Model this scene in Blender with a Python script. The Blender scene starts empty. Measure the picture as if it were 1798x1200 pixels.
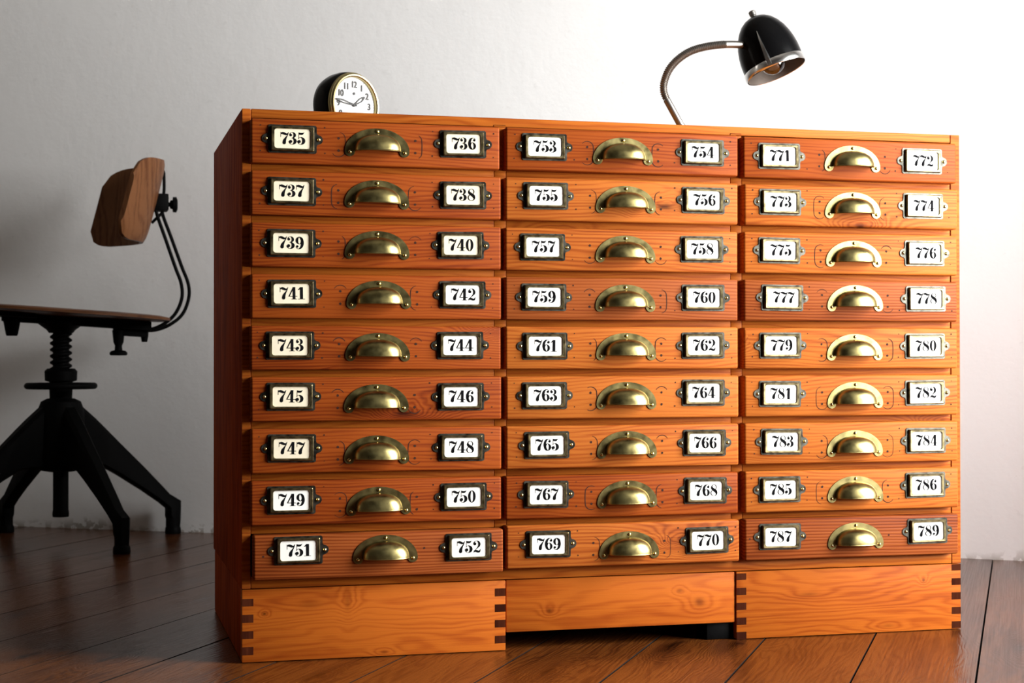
import bpy, bmesh, math, random
from mathutils import Vector, Matrix
random.seed(7)
PI = math.pi
scene = bpy.context.scene
C = scene.collection

# ------------------------------------------------------------------ camera
PITCH, ROLL, CAM_H, F_PX = 0.0105, -0.00108, 0.47086, 2869.8
cam_data = bpy.data.cameras.new('camera')
cam_data.sensor_width = 36.0
cam_data.lens = F_PX / 1798.0 * 36.0
cam_data.clip_start = 0.02
cam = bpy.data.objects.new('camera', cam_data)
C.objects.link(cam)
fwd = Vector((0, math.cos(PITCH), math.sin(PITCH)))
up0 = Vector((0, -math.sin(PITCH), math.cos(PITCH)))
r0 = Vector((1, 0, 0))
rx = r0 * math.cos(ROLL) + up0 * math.sin(ROLL)
ux = -r0 * math.sin(ROLL) + up0 * math.cos(ROLL)
M = Matrix.Identity(4)
for i in range(3):
    M[i][0] = rx[i]; M[i][1] = ux[i]; M[i][2] = -fwd[i]
M.translation = Vector((0, 0, CAM_H))
cam.matrix_world = M
cam_data.dof.use_dof = True
cam_data.dof.focus_distance = 2.62
cam_data.dof.aperture_fstop = 11.0
scene.camera = cam

# ------------------------------------------------------------------ world and light
ROOM = math.radians(-17.3)          # the room is turned against the view; local x runs along the back wall
E1 = Vector((math.cos(ROOM), math.sin(ROOM), 0)); E2 = Vector((-math.sin(ROOM), math.cos(ROOM), 0))
def room(s, t, z=0.0):
    return E1 * s + E2 * t + Vector((0, 0, z))
S0, S1, T0, T1, ZC = -3.7, 1.35, -1.7, 3.99, 2.75
# windows: ('right' or 'front' wall, a0, a1, z0, z1) where a runs along that wall
WINS = [('right', 1.95, 3.20, 0.28, 2.12)]
SKY_W = 130.0                        # daylight entering per square metre of window

world = bpy.data.worlds.new('world'); scene.world = world
world.use_nodes = True
wb = world.node_tree.nodes['Background']
wb.inputs[0].default_value = (0.80, 0.90, 1.0, 1); wb.inputs[1].default_value = 1.0

for w_ in WINS:
    ld = bpy.data.lights.new('window_daylight', 'AREA')
    ld.shape = 'RECTANGLE'; ld.size = w_[2] - w_[1]; ld.size_y = w_[4] - w_[3]
    ld.energy = SKY_W * ld.size * ld.size_y; ld.color = (1.0, 0.995, 0.98)
    lo = bpy.data.objects.new('window_daylight', ld); C.objects.link(lo)
    if w_[0] == 'right': zax = E1.copy(); pos_ = room(S1 + 0.15, (w_[1] + w_[2]) / 2, (w_[3] + w_[4]) / 2)
    else: zax = -E2; pos_ = room((w_[1] + w_[2]) / 2, T0 - 0.15, (w_[3] + w_[4]) / 2)
    yax = Vector((0, 0, 1)); xax = yax.cross(zax)   # light shines along its local -z
    ML = Matrix.Identity(4)
    for i in range(3):
        ML[i][0] = xax[i]; ML[i][1] = yax[i]; ML[i][2] = zax[i]
    ML.translation = pos_
    lo.matrix_world = ML

vs = scene.view_settings
vs.view_transform = 'Standard'; vs.look = 'None'; vs.gamma = 1.0; vs.use_curve_mapping = False
vs.exposure = 0.0
scene.cycles.use_denoising = True

# ------------------------------------------------------------------ materials
def new_mat(name):
    m = bpy.data.materials.new(name); m.use_nodes = True
    nt = m.node_tree
    return m, nt, nt.nodes['Principled BSDF']

def N(nt, t, **kw):
    n = nt.nodes.new(t)
    for k, v in kw.items(): setattr(n, k, v)
    return n

def math_n(nt, op, a, b=None, c=None):
    n = nt.nodes.new('ShaderNodeMath'); n.operation = op
    for i, v in enumerate((a, b, c)):
        if v is None: continue
        if isinstance(v, (int, float)): n.inputs[i].default_value = v
        else: nt.links.new(v, n.inputs[i])
    return n.outputs[0]

def mixc(nt, fac, a, b, mode='MIX'):
    n = nt.nodes.new('ShaderNodeMix'); n.data_type = 'RGBA'; n.blend_type = mode
    for idx, v in ((0, fac), (6, a), (7, b)):
        if isinstance(v, (int, float)): n.inputs[idx].default_value = v
        elif isinstance(v, tuple): n.inputs[idx].default_value = (*v, 1)
        else: nt.links.new(v, n.inputs[idx])
    return n.outputs[2]

def ramp(nt, fac, stops):
    n = nt.nodes.new('ShaderNodeValToRGB')
    el = n.color_ramp.elements
    while len(el) < len(stops): el.new(0.5)
    for e, (p, c) in zip(el, stops):
        e.position = p; e.color = (*c, 1) if len(c) == 3 else c
    nt.links.new(fac, n.inputs[0])
    return n.outputs[0]

def simple(name, col, rough=0.5, metal=0.0, spec=0.5, noise=0.0, nscale=40.0, coat=0.0, bump=0.0):
    m, nt, b = new_mat(name)
    b.inputs['Base Color'].default_value = (*col, 1)
    b.inputs['Roughness'].default_value = rough
    b.inputs['Metallic'].default_value = metal
    b.inputs['Specular IOR Level'].default_value = spec
    b.inputs['Coat Weight'].default_value = coat
    b.inputs['Coat Roughness'].default_value = 0.08
    if noise or bump:
        tc = N(nt, 'ShaderNodeTexCoord'); oi = N(nt, 'ShaderNodeObjectInfo')
        vm = N(nt, 'ShaderNodeVectorMath', operation='ADD')
        nt.links.new(tc.outputs['Object'], vm.inputs[0])
        sc = N(nt, 'ShaderNodeVectorMath', operation='SCALE'); sc.inputs[0].default_value = (9.1, 5.3, 3.7)
        nt.links.new(oi.outputs['Random'], sc.inputs['Scale']); nt.links.new(sc.outputs[0], vm.inputs[1])
        nz = N(nt, 'ShaderNodeTexNoise'); nz.inputs['Scale'].default_value = nscale; nz.inputs['Detail'].default_value = 5
        nt.links.new(vm.outputs[0], nz.inputs['Vector'])
        if noise:
            dk = tuple(c * (1 - noise) for c in col); lt = tuple(min(1, c * (1 + noise * 0.6)) for c in col)
            nt.links.new(ramp(nt, nz.outputs['Fac'], [(0.32, dk), (0.52, col), (0.72, lt)]), b.inputs['Base Color'])
            nt.links.new(math_n(nt, 'MULTIPLY_ADD', nz.outputs['Fac'], 0.25, rough - 0.12), b.inputs['Roughness'])
        if bump:
            bp = N(nt, 'ShaderNodeBump'); bp.inputs['Strength'].default_value = bump; bp.inputs['Distance'].default_value = 0.001
            nt.links.new(nz.outputs['Fac'], bp.inputs['Height']); nt.links.new(bp.outputs[0], b.inputs['Normal'])
    return m

def wood(name, light, mid, dark, axis='x', rings=180.0, warp=3.0, ringamt=0.55, knots=0.5, rough=0.50, spec=0.07,
         blotch=0.35, fibre=0.35, bump=0.25, across='z', kscale=(3.2, 9.0), coat=0.0, placed=()):
    """Boards: growth rings along one axis, fine fibres, blotches and a few knots; every object gets its own cut."""
    m, nt, b = new_mat(name)
    L = nt.links
    tc = N(nt, 'ShaderNodeTexCoord'); oi = N(nt, 'ShaderNodeObjectInfo')
    sp = N(nt, 'ShaderNodeSeparateXYZ'); L.new(tc.outputs['Object'], sp.inputs[0])
    rnd = oi.outputs['Random']
    order = {'x': ('X', 'Y', 'Z'), 'z': ('Z', 'X', 'Y'), 'y': ('Y', 'Z', 'X')}[axis]
    if axis == 'x' and across == 'y': order = ('X', 'Z', 'Y')
    if axis == 'z' and across == 'x': order = ('Z', 'Y', 'X')
    a = math_n(nt, 'MULTIPLY_ADD', rnd, 31.7, sp.outputs[order[0]])      # along the grain
    t = math_n(nt, 'MULTIPLY_ADD', rnd, 17.3, sp.outputs[order[1]])      # thickness
    c = math_n(nt, 'MULTIPLY_ADD', rnd, 11.9, sp.outputs[order[2]])      # across
    def vec(sa, st, sc):
        n = N(nt, 'ShaderNodeCombineXYZ')
        L.new(math_n(nt, 'MULTIPLY', a, sa), n.inputs[0]); L.new(math_n(nt, 'MULTIPLY', t, st), n.inputs[1]); L.new(math_n(nt, 'MULTIPLY', c, sc), n.inputs[2])
        return n.outputs[0]
    def noise(v, s, d=3.0, r=0.5):
        n = N(nt, 'ShaderNodeTexNoise'); n.inputs['Scale'].default_value = s; n.inputs['Detail'].default_value = d; n.inputs['Roughness'].default_value = r
        L.new(v, n.inputs['Vector']); return n.outputs['Fac']
    nw = noise(vec(1.0, 4, 6), 2.2, 3)
    # knots
    vo = N(nt, 'ShaderNodeTexVoronoi'); vo.voronoi_dimensions = '2D'; vo.inputs['Scale'].default_value = 1.0
    kv = N(nt, 'ShaderNodeCombineXYZ')
    nk = noise(vec(8, 8, 8), 3.0, 2)
    L.new(math_n(nt, 'MULTIPLY_ADD', nk, 0.16, math_n(nt, 'MULTIPLY', a, kscale[0])), kv.inputs[0])
    L.new(math_n(nt, 'MULTIPLY_ADD', nk, 0.10, math_n(nt, 'MULTIPLY', c, kscale[1])), kv.inputs[1])
    L.new(kv.outputs[0], vo.inputs['Vector'])
    sc_ = N(nt, 'ShaderNodeSeparateColor'); L.new(vo.outputs['Color'], sc_.inputs[0])
    on = math_n(nt, 'GREATER_THAN', sc_.outputs[0], 1.0 - knots)
    d = vo.outputs['Distance']
    kd = math_n(nt, 'MULTIPLY', math_n(nt, 'POWER', 2.718, math_n(nt, 'MULTIPLY', math_n(nt, 'MULTIPLY', d, d), -30.0)), on)
    core = math_n(nt, 'MULTIPLY', math_n(nt, 'POWER', 2.718, math_n(nt, 'MULTIPLY', math_n(nt, 'MULTIPLY', d, d), -420.0)), on)
    for ka, kc, ra, rc, dk in placed:      # knots at known spots of this board
        da = math_n(nt, 'DIVIDE', math_n(nt, 'SUBTRACT', math_n(nt, 'MULTIPLY_ADD', nk, 0.006, sp.outputs[order[0]]), ka + 0.003), ra)
        dc = math_n(nt, 'DIVIDE', math_n(nt, 'SUBTRACT', sp.outputs[order[2]], kc), rc)
        d2 = math_n(nt, 'ADD', math_n(nt, 'MULTIPLY', da, da), math_n(nt, 'MULTIPLY', dc, dc))
        kd = math_n(nt, 'ADD', kd, math_n(nt, 'POWER', 2.718, math_n(nt, 'MULTIPLY', math_n(nt, 'ADD', d2, 9.0), -0.16)))
        core = math_n(nt, 'MAXIMUM', core, math_n(nt, 'MULTIPLY', math_n(nt, 'POWER', 2.718, math_n(nt, 'MULTIPLY', d2, -1.6)), dk))
    ph = math_n(nt, 'MULTIPLY', c, rings)
    ph = math_n(nt, 'ADD', ph, math_n(nt, 'MULTIPLY', nw, warp * 6.0))
    ph = math_n(nt, 'ADD', ph, math_n(nt, 'MULTIPLY', kd, 9.0))
    ring = math_n(nt, 'MULTIPLY_ADD', math_n(nt, 'SINE', math_n(nt, 'MULTIPLY', ph, 6.283)), 0.5, 0.5)
    ring = math_n(nt, 'POWER', ring, 1.6)
    fib = noise(vec(5, 240, 420), 1.0, 3, 0.6)
    bl = noise(vec(2.2, 6, 9), 1.6, 3)
    v = math_n(nt, 'MULTIPLY', ring, ringamt)
    v = math_n(nt, 'ADD', v, math_n(nt, 'MULTIPLY', math_n(nt, 'SUBTRACT', fib, 0.5), fibre * 2.4))
    v = math_n(nt, 'ADD', v, math_n(nt, 'MULTIPLY', math_n(nt, 'SUBTRACT', bl, 0.5), blotch * 3.0))
    v = math_n(nt, 'ADD', v, math_n(nt, 'MULTIPLY', math_n(nt, 'SUBTRACT', rnd, 0.5), 0.22))
    v = math_n(nt, 'ADD', v, math_n(nt, 'MULTIPLY', kd, 0.30))
    col = ramp(nt, v, [(0.0, light), (0.42, mid), (1.0, dark)])
    kdark = tuple(x * 0.22 for x in dark)
    col = mixc(nt, math_n(nt, 'MULTIPLY', core, 0.85), col, kdark)
    L.new(col, b.inputs['Base Color'])
    L.new(math_n(nt, 'MULTIPLY_ADD', fib, 0.22, rough - 0.11), b.inputs['Roughness'])
    b.inputs['Specular IOR Level'].default_value = spec
    b.inputs['Coat Weight'].default_value = coat; b.inputs['Coat Roughness'].default_value = 0.15
    bp = N(nt, 'ShaderNodeBump'); bp.inputs['Strength'].default_value = bump; bp.inputs['Distance'].default_value = 0.0008
    L.new(math_n(nt, 'MULTIPLY_ADD', ring, -0.4, fib), bp.inputs['Height']); L.new(bp.outputs[0], b.inputs['Normal'])
    return m

MAT = {}
MAT['drawer'] = wood('pine_orange_shaded', (0.26, 0.054, 0.007), (0.18, 0.029, 0.004), (0.068, 0.008, 0.002), 'x', 170, 1.6, 0.42, 0.10, fibre=0.5)  # darkened for the left column: light falloff put into the colour
MAT['drawer_red'] = wood('pine_red', (0.27, 0.068, 0.015), (0.19, 0.038, 0.007), (0.075, 0.011, 0.003), 'x', 190, 0.9, 0.52, 0.12, bump=0.6)
MAT['drawer_pale_lit'] = wood('pine_pale_lit', (0.40, 0.114, 0.018), (0.30, 0.068, 0.010), (0.12, 0.019, 0.004), 'x', 150, 1.6, 0.40, 0.10, fibre=0.5)  # pale boards; stronger light on the right columns put into the colour
PL = ((0.40, 0.098, 0.010), (0.30, 0.060, 0.006), (0.13, 0.020, 0.003))
MAT['plinth'] = wood('pine_honey', *PL, 'x', 50, 2.2, 0.34, 0.12, blotch=0.42, kscale=(4.5, 11.0), placed=[(-.0458, .0319, .006, .016, .35), (-.176, .018, .0035, .0025, .95), (-.105, .030, .022, .008, .30), (.012, -.050, .008, .003, .5)])
MAT['plinth_mid'] = wood('pine_honey_middle', *PL, 'x', 50, 1.6, 0.30, 0.0, blotch=0.38, placed=[(.134, -.006, .011, .009, .60), (-.125, -.010, .006, .005, .70), (.100, .014, .006, .004, .5)])
MAT['plinth_right'] = wood('pine_honey_right', *PL, 'x', 55, 2.4, 0.36, 0.0, blotch=0.45, placed=[(-.077, .014, .020, .004, .40), (.137, .030, .004, .004, .75), (.070, -.045, .014, .004, .35)])
MAT['rail'] = wood('pine_rail', (0.39, 0.105, 0.012), (0.29, 0.064, 0.007), (0.12, 0.019, 0.003), 'x', 120, 1.6, 0.40, 0.10)
MAT['side'] = wood('pine_side', (0.40, 0.060, 0.010), (0.27, 0.034, 0.005), (0.14, 0.014, 0.002), 'z', 60, 1.4, 0.40, 0.05, across='x', rough=0.65, spec=0.03)
MAT['top'] = wood('pine_top', (0.56, 0.19, 0.034), (0.42, 0.12, 0.020), (0.20, 0.045, 0.008), 'x', 60, 1.4, 0.40, 0.10, across='y')
MAT['end_grain'] = wood('end_grain', (0.055, 0.013, 0.005), (0.033, 0.007, 0.003), (0.018, 0.004, 0.002), 'z', 300, 0.6, 0.5, 0.0, rough=0.75, spec=0.02)
MAT['plank'] = wood('floor_plank', (0.125, 0.037, 0.007), (0.072, 0.019, 0.004), (0.022, 0.006, 0.002), 'y', 90, 2.4, 0.40, 0.45, rough=0.22, spec=0.24,
                    blotch=0.55, bump=0.45, fibre=0.75, kscale=(1.7, 6.5))
MAT['chairwood'] = wood('chair_plywood', (0.17, 0.070, 0.028), (0.105, 0.038, 0.015), (0.045, 0.014, 0.006), 'z', 60, 1.0, 0.35, 0.0, rough=0.38, across='x')
MAT['seatwood'] = wood('seat_plywood', (0.12, 0.05, 0.022), (0.075, 0.03, 0.014), (0.035, 0.013, 0.007), 'x', 60, 1.0, 0.35, 0.0, rough=0.4)
MAT['brass'] = simple('antique_brass', (0.33, 0.275, 0.112), 0.32, 1.0, noise=0.30, nscale=70)
MAT['brass_bright'] = simple('polished_brass', (0.66, 0.54, 0.24), 0.22, 1.0)
MAT['bezel'] = simple('clock_brass', (0.42, 0.35, 0.17), 0.30, 1.0)
MAT['frame'] = simple('aged_brass', (0.25, 0.205, 0.105), 0.32, 1.0, noise=0.45, nscale=120)
MAT['plate'] = simple('blackened_brass', (0.085, 0.082, 0.068), 0.38, 1.0, noise=0.55, nscale=110)
MAT['cream_shaded'] = simple('cream_card_shaded', (0.72, 0.65, 0.49), 0.8, noise=0.05, nscale=60)  # white card toned down: lighting of the left column put into the colour
MAT['white_card'] = simple('white_card', (0.82, 0.81, 0.76), 0.8, noise=0.03, nscale=60)
MAT['ink'] = simple('black_ink', (0.006, 0.006, 0.007), 0.85, spec=0.03)
MAT['hole'] = simple('old_screw_hole', (0.035, 0.011, 0.005), 0.8, spec=0.2)
MAT['black'] = simple('black_iron', (0.0015, 0.0015, 0.0016), 0.6, spec=0.06, noise=0.3, nscale=60)
MAT['lacquer'] = simple('black_lacquer', (0.003, 0.003, 0.0033), 0.22, spec=0.10)
MAT['chrome'] = simple('chrome', (0.80, 0.80, 0.79), 0.22, 1.0)
MAT['nickel'] = simple('worn_nickel', (0.30, 0.285, 0.265), 0.38, 1.0)
MAT['dial'] = simple('white_dial', (0.52, 0.52, 0.51), 0.6)
MAT['dialink'] = simple('dial_print', (0.015, 0.015, 0.015), 0.6)
MAT['hand'] = simple('clock_hand', (0.012, 0.012, 0.012), 0.6)
MAT['interior'] = simple('shade_lining', (0.16, 0.13, 0.11), 0.35, 0.6)
MAT['gap'] = simple('dark_underfloor', (0.010, 0.008, 0.007), 0.9, spec=0.1)
MAT['inner'] = simple('cabinet_inside', (0.10, 0.035, 0.012), 0.7)

def glass_mat(name, rough=0.02, tint=(1, 1, 1), gl=0.08):
    m, nt, b = new_mat(name)
    nt.nodes.remove(b)
    out = nt.nodes['Material Output']
    tr = N(nt, 'ShaderNodeBsdfTransparent'); tr.inputs[0].default_value = (*tint, 1)
    g = N(nt, 'ShaderNodeBsdfGlossy'); g.inputs['Roughness'].default_value = rough
    fr = N(nt, 'ShaderNodeFresnel'); fr.inputs[0].default_value = 1.45
    mx = N(nt, 'ShaderNodeMixShader')
    nt.links.new(math_n(nt, 'MULTIPLY_ADD', fr.outputs[0], 0.9, gl - 0.04), mx.inputs[0])
    nt.links.new(tr.outputs[0], mx.inputs[1]); nt.links.new(g.outputs[0], mx.inputs[2])
    nt.links.new(mx.outputs[0], out.inputs[0])
    return m
MAT['glass'] = glass_mat('clear_glass', gl=0.04)
MAT['bulbglass'] = glass_mat('bulb_glass', tint=(0.86, 0.84, 0.82), gl=0.16)

def plaster(name, col, dirt=True, bump=0.35):
    m, nt, b = new_mat(name); L = nt.links
    tc = N(nt, 'ShaderNodeTexCoord')
    n1 = N(nt, 'ShaderNodeTexNoise'); n1.inputs['Scale'].default_value = 5.0; n1.inputs['Detail'].default_value = 8; n1.inputs['Roughness'].default_value = 0.62
    n2 = N(nt, 'ShaderNodeTexNoise'); n2.inputs['Scale'].default_value = 45.0; n2.inputs['Detail'].default_value = 6
    n3 = N(nt, 'ShaderNodeTexNoise'); n3.inputs['Scale'].default_value = 1.4; n3.inputs['Detail'].default_value = 4
    for n in (n1, n2, n3): L.new(tc.outputs['Object'], n.inputs['Vector'])
    c = ramp(nt, n3.outputs['Fac'], [(0.3, tuple(x * 0.96 for x in col)), (0.7, col)])
    c = mixc(nt, math_n(nt, 'MULTIPLY', math_n(nt, 'GREATER_THAN', n2.outputs['Fac'], 0.70), 0.10), c, (0.45, 0.44, 0.42))
    if dirt:   # scuffed, grimy strip of old plaster just above the floor
        sp = N(nt, 'ShaderNodeSeparateXYZ'); L.new(tc.outputs['Object'], sp.inputs[0])
        h = math_n(nt, 'MULTIPLY_ADD', n1.outputs['Fac'], -0.10, math_n(nt, 'ADD', sp.outputs['Z'], 0.018))
        near = N(nt, 'ShaderNodeMapRange'); near.inputs[1].default_value = -0.036; near.inputs[2].default_value = -0.010; near.inputs[3].default_value = 1.0; near.inputs[4].default_value = 0.0
        L.new(h, near.inputs[0])
        k = math_n(nt, 'MULTIPLY', near.outputs[0], math_n(nt, 'GREATER_THAN', n2.outputs['Fac'], 0.50))
        c = mixc(nt, math_n(nt, 'MULTIPLY', k, 0.65), c, (0.22, 0.19, 0.14))
    L.new(c, b.inputs['Base Color'])
    b.inputs['Roughness'].default_value = 0.85; b.inputs['Specular IOR Level'].default_value = 0.2
    bp = N(nt, 'ShaderNodeBump'); bp.inputs['Strength'].default_value = bump; bp.inputs['Distance'].default_value = 0.006
    L.new(math_n(nt, 'MULTIPLY_ADD', n2.outputs['Fac'], 0.25, n1.outputs['Fac']), bp.inputs['Height']); L.new(bp.outputs[0], b.inputs['Normal'])
    return m
MAT['wall'] = plaster('white_plaster', (0.86, 0.86, 0.855))
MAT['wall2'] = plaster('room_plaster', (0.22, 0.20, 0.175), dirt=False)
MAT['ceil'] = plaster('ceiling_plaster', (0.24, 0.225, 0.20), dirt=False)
MAT['winframe'] = simple('white_window_paint', (0.8, 0.79, 0.76), 0.5)

# ------------------------------------------------------------------ mesh helpers
class MB:
    def __init__(self):
        self.bm = bmesh.new()
    def face(self, pts):
        try: return self.bm.faces.new([self.bm.verts.new(p) for p in pts])
        except ValueError: return None
    def box(self, x0, x1, y0, y1, z0, z1, bev=0.0, seg=2):
        b = bmesh.new()
        v = [b.verts.new((x, y, z)) for x in (x0, x1) for y in (y0, y1) for z in (z0, z1)]
        for f in ((0, 1, 3, 2), (4, 6, 7, 5), (0, 4, 5, 1), (2, 3, 7, 6), (0, 2, 6, 4), (1, 5, 7, 3)):
            b.faces.new([v[i] for i in f])
        if bev > 0:
            bmesh.ops.bevel(b, geom=list(b.edges), offset=bev, segments=seg, profile=0.5, affect='EDGES')
        self.merge(b)
        return self
    def merge(self, b, mat=None):
        me = bpy.data.meshes.new('tmp'); b.to_mesh(me); b.free()
        if mat is not None: me.transform(mat)
        self.bm.from_mesh(me); bpy.data.meshes.remove(me)
    def grid(self, rows, close_u=False, close_v=False):
        """rows: list of equal-length point lists"""
        vs_ = [[self.bm.verts.new(p) for p in r] for r in rows]
        nr, nc = len(vs_), len(vs_[0])
        for i in range(nr if close_v else nr - 1):
            for j in range(nc if close_u else nc - 1):
                a, b = vs_[i], vs_[(i + 1) % nr]
                try: self.bm.faces.new((a[j], a[(j + 1) % nc], b[(j + 1) % nc], b[j]))
                except ValueError: pass
        return vs_
    def cap(self, ring):
        try: self.bm.faces.new(ring)
        except ValueError: pass
    def tube(self, path, rad, n=12, caps=True):
        path = [Vector(p) for p in path]
        rads = rad if isinstance(rad, (list, tuple)) else [rad] * len(path)
        t0 = (path[1] - path[0]).normalized()
        ref = Vector((0, 0, 1)) if abs(t0.z) < 0.9 else Vector((1, 0, 0))
        nx = t0.cross(ref).normalized(); rows = []
        for i, p in enumerate(path):
            if i == 0: t = t0
            elif i == len(path) - 1: t = (path[-1] - path[-2]).normalized()
            else: t = (path[i + 1] - path[i - 1]).normalized()
            nx = (nx - t * nx.dot(t)).normalized(); ny = t.cross(nx)
            rows.append([p + (nx * math.cos(2 * PI * k / n) + ny * math.sin(2 * PI * k / n)) * rads[i] for k in range(n)])
        g = self.grid(rows, close_u=True)
        if caps: self.cap(list(reversed(g[0]))); self.cap(g[-1])
        return self
    def lathe(self, prof, n=32, origin=(0, 0, 0), axis=(0, 0, 1), caps=True):
        """prof: (radius, height) pairs along the axis"""
        ax = Vector(axis).normalized(); o = Vector(origin)
        ref = Vector((1, 0, 0)) if abs(ax.x) < 0.9 else Vector((0, 1, 0))
        e1 = (ref - ax * ref.dot(ax)).normalized(); e2 = ax.cross(e1)
        rows = []
        for r, hgt in prof:
            r = max(r, 1e-5)
            rows.append([o + ax * hgt + (e1 * math.cos(2 * PI * k / n) + e2 * math.sin(2 * PI * k / n)) * r for k in range(n)])
        g = self.grid(rows, close_u=True)
        if caps: self.cap(list(reversed(g[0]))); self.cap(g[-1])
        return self
    def prism(self, poly, fn0, fn1):
        """poly: 2D outline; fn0 and fn1 map a 2D point to the two end faces"""
        a = [self.bm.verts.new(fn0(*p)) for p in poly]; b = [self.bm.verts.new(fn1(*p)) for p in poly]
        self.bm.faces.new(a); self.bm.faces.new(list(reversed(b)))
        n = len(poly)
        for i in range(n):
            self.bm.faces.new((a[i], b[i], b[(i + 1) % n], a[(i + 1) % n]))
        return self
    def mesh(self, name, mat, smooth=True, angle=35, weld=True, recalc=True):
        if weld: bmesh.ops.remove_doubles(self.bm, verts=self.bm.verts, dist=1e-6)
        if recalc: bmesh.ops.recalc_face_normals(self.bm, faces=self.bm.faces)
        me = bpy.data.meshes.new(name); self.bm.to_mesh(me); self.bm.free()
        me.materials.append(mat)
        if smooth:
            me.polygons.foreach_set('use_smooth', [True] * len(me.polygons))
            me.set_sharp_from_angle(angle=math.radians(angle))
        return me

def link(name, me, parent=None, loc=(0, 0, 0), rot=(0, 0, 0), label=None):
    o = bpy.data.objects.new(name, me); C.objects.link(o)
    o.location = loc; o.rotation_euler = rot
    if parent is not None: o.parent = parent
    if label: o['label'] = label
    return o
def thing(name, label, cat, loc, rotz=0.0):
    o = bpy.data.objects.new(name, None); C.objects.link(o)
    o.location = loc; o.rotation_euler = (0, 0, rotz); o['label'] = label; o['category'] = cat
    o.empty_display_size = 0.05
    return o
def struct(name, me, label, cat, loc=(0, 0, 0), rotz=ROOM):
    o = link(name, me, None, loc, (0, 0, rotz)); o['kind'] = 'structure'; o['label'] = label; o['category'] = cat
    return o
def boxmesh(name, mat, *a, bev=0.0, seg=2):
    return MB().box(*a, bev=bev, seg=seg).mesh(name, mat)
def catmull(pts, k=8):
    P = [Vector(p) for p in pts]; P = [P[0] * 2 - P[1]] + P + [P[-1] * 2 - P[-2]]
    out = []
    for i in range(1, len(P) - 2):
        for j in range(k):
            t = j / k
            out.append(0.5 * ((2 * P[i]) + (P[i + 1] - P[i - 1]) * t + (2 * P[i - 1] - 5 * P[i] + 4 * P[i + 1] - P[i + 2]) * t * t + (3 * P[i] - P[i - 1] - 3 * P[i + 1] + P[i + 2]) * t ** 3))
    out.append(P[-2]); return out

# ------------------------------------------------------------------ room shell
floor = struct('floor', boxmesh('floor', MAT['gap'], S0, S1, T0, T1 + 0.15, -0.08, -0.024), 'dark wooden plank floor running towards the white wall', 'floor')
PW = 0.1737
k0 = int(math.floor((S0 + 0.065) / PW)) ; s = -0.065 + k0 * PW
edges = []
while s < S1:
    edges.append(s); s += PW
edges.append(s)
for a, b in zip(edges[:-1], edges[1:]):
    a2, b2 = max(a, S0) + 0.0011, min(b, S1) - 0.0011
    if b2 - a2 < 0.02: continue
    hw = (b2 - a2) / 2; ln = (T1 - T0) / 2
    dz = random.uniform(-0.0007, 0.0)
    me = MB().box(-hw, hw, -ln, ln, -0.024, 0.0, bev=0.0005, seg=1).mesh('plank', MAT['plank'])
    me.materials.append(MAT['gap'])            # grime packed into the seams
    for f in me.polygons:
        if f.normal.z < 0.9: f.material_index = 1
    link('plank', me, floor, ((a2 + b2) / 2, (T0 + T1) / 2, dz))

# back wall: slightly wavy old plaster at the foot
mb = MB(); rows = []
nx_ = 120; zs = [-0.05, 0, 0.006, 0.014, 0.03, 0.06, 0.1, 0.3, 1.0, ZC]
rr = [random.uniform(-1, 1) for _ in range(nx_ + 1)]
for z in zs:
    row = []
    for i in range(nx_ + 1):
        w = min(1.0, max(0.0, 1 - z / 0.07))
        row.append((S0 + (S1 - S0) * i / nx_, T1 - 0.0035 * w * (1 + rr[i]) , z))
    rows.append(row)
mb.grid(rows)
mb.face([(S0, T1 + 0.15, ZC), (S1, T1 + 0.15, ZC), (S1, T1 + 0.15, -0.05), (S0, T1 + 0.15, -0.05)])
struct('wall_back', mb.mesh('wall_back', MAT['wall'], angle=60), 'white rough plaster wall behind the drawer cabinet', 'wall')
struct('wall_left', boxmesh('wall_left', MAT['wall2'], S0 - 0.12, S0, T0, T1, 0, ZC), 'plaster wall at the left end of the room', 'wall')
struct('ceiling', boxmesh('ceiling', MAT['ceil'], S0 - 0.12, S1 + 0.2, T0 - 0.12, T1 + 0.15, ZC, ZC + 0.12), 'plain plaster ceiling', 'ceiling')
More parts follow.
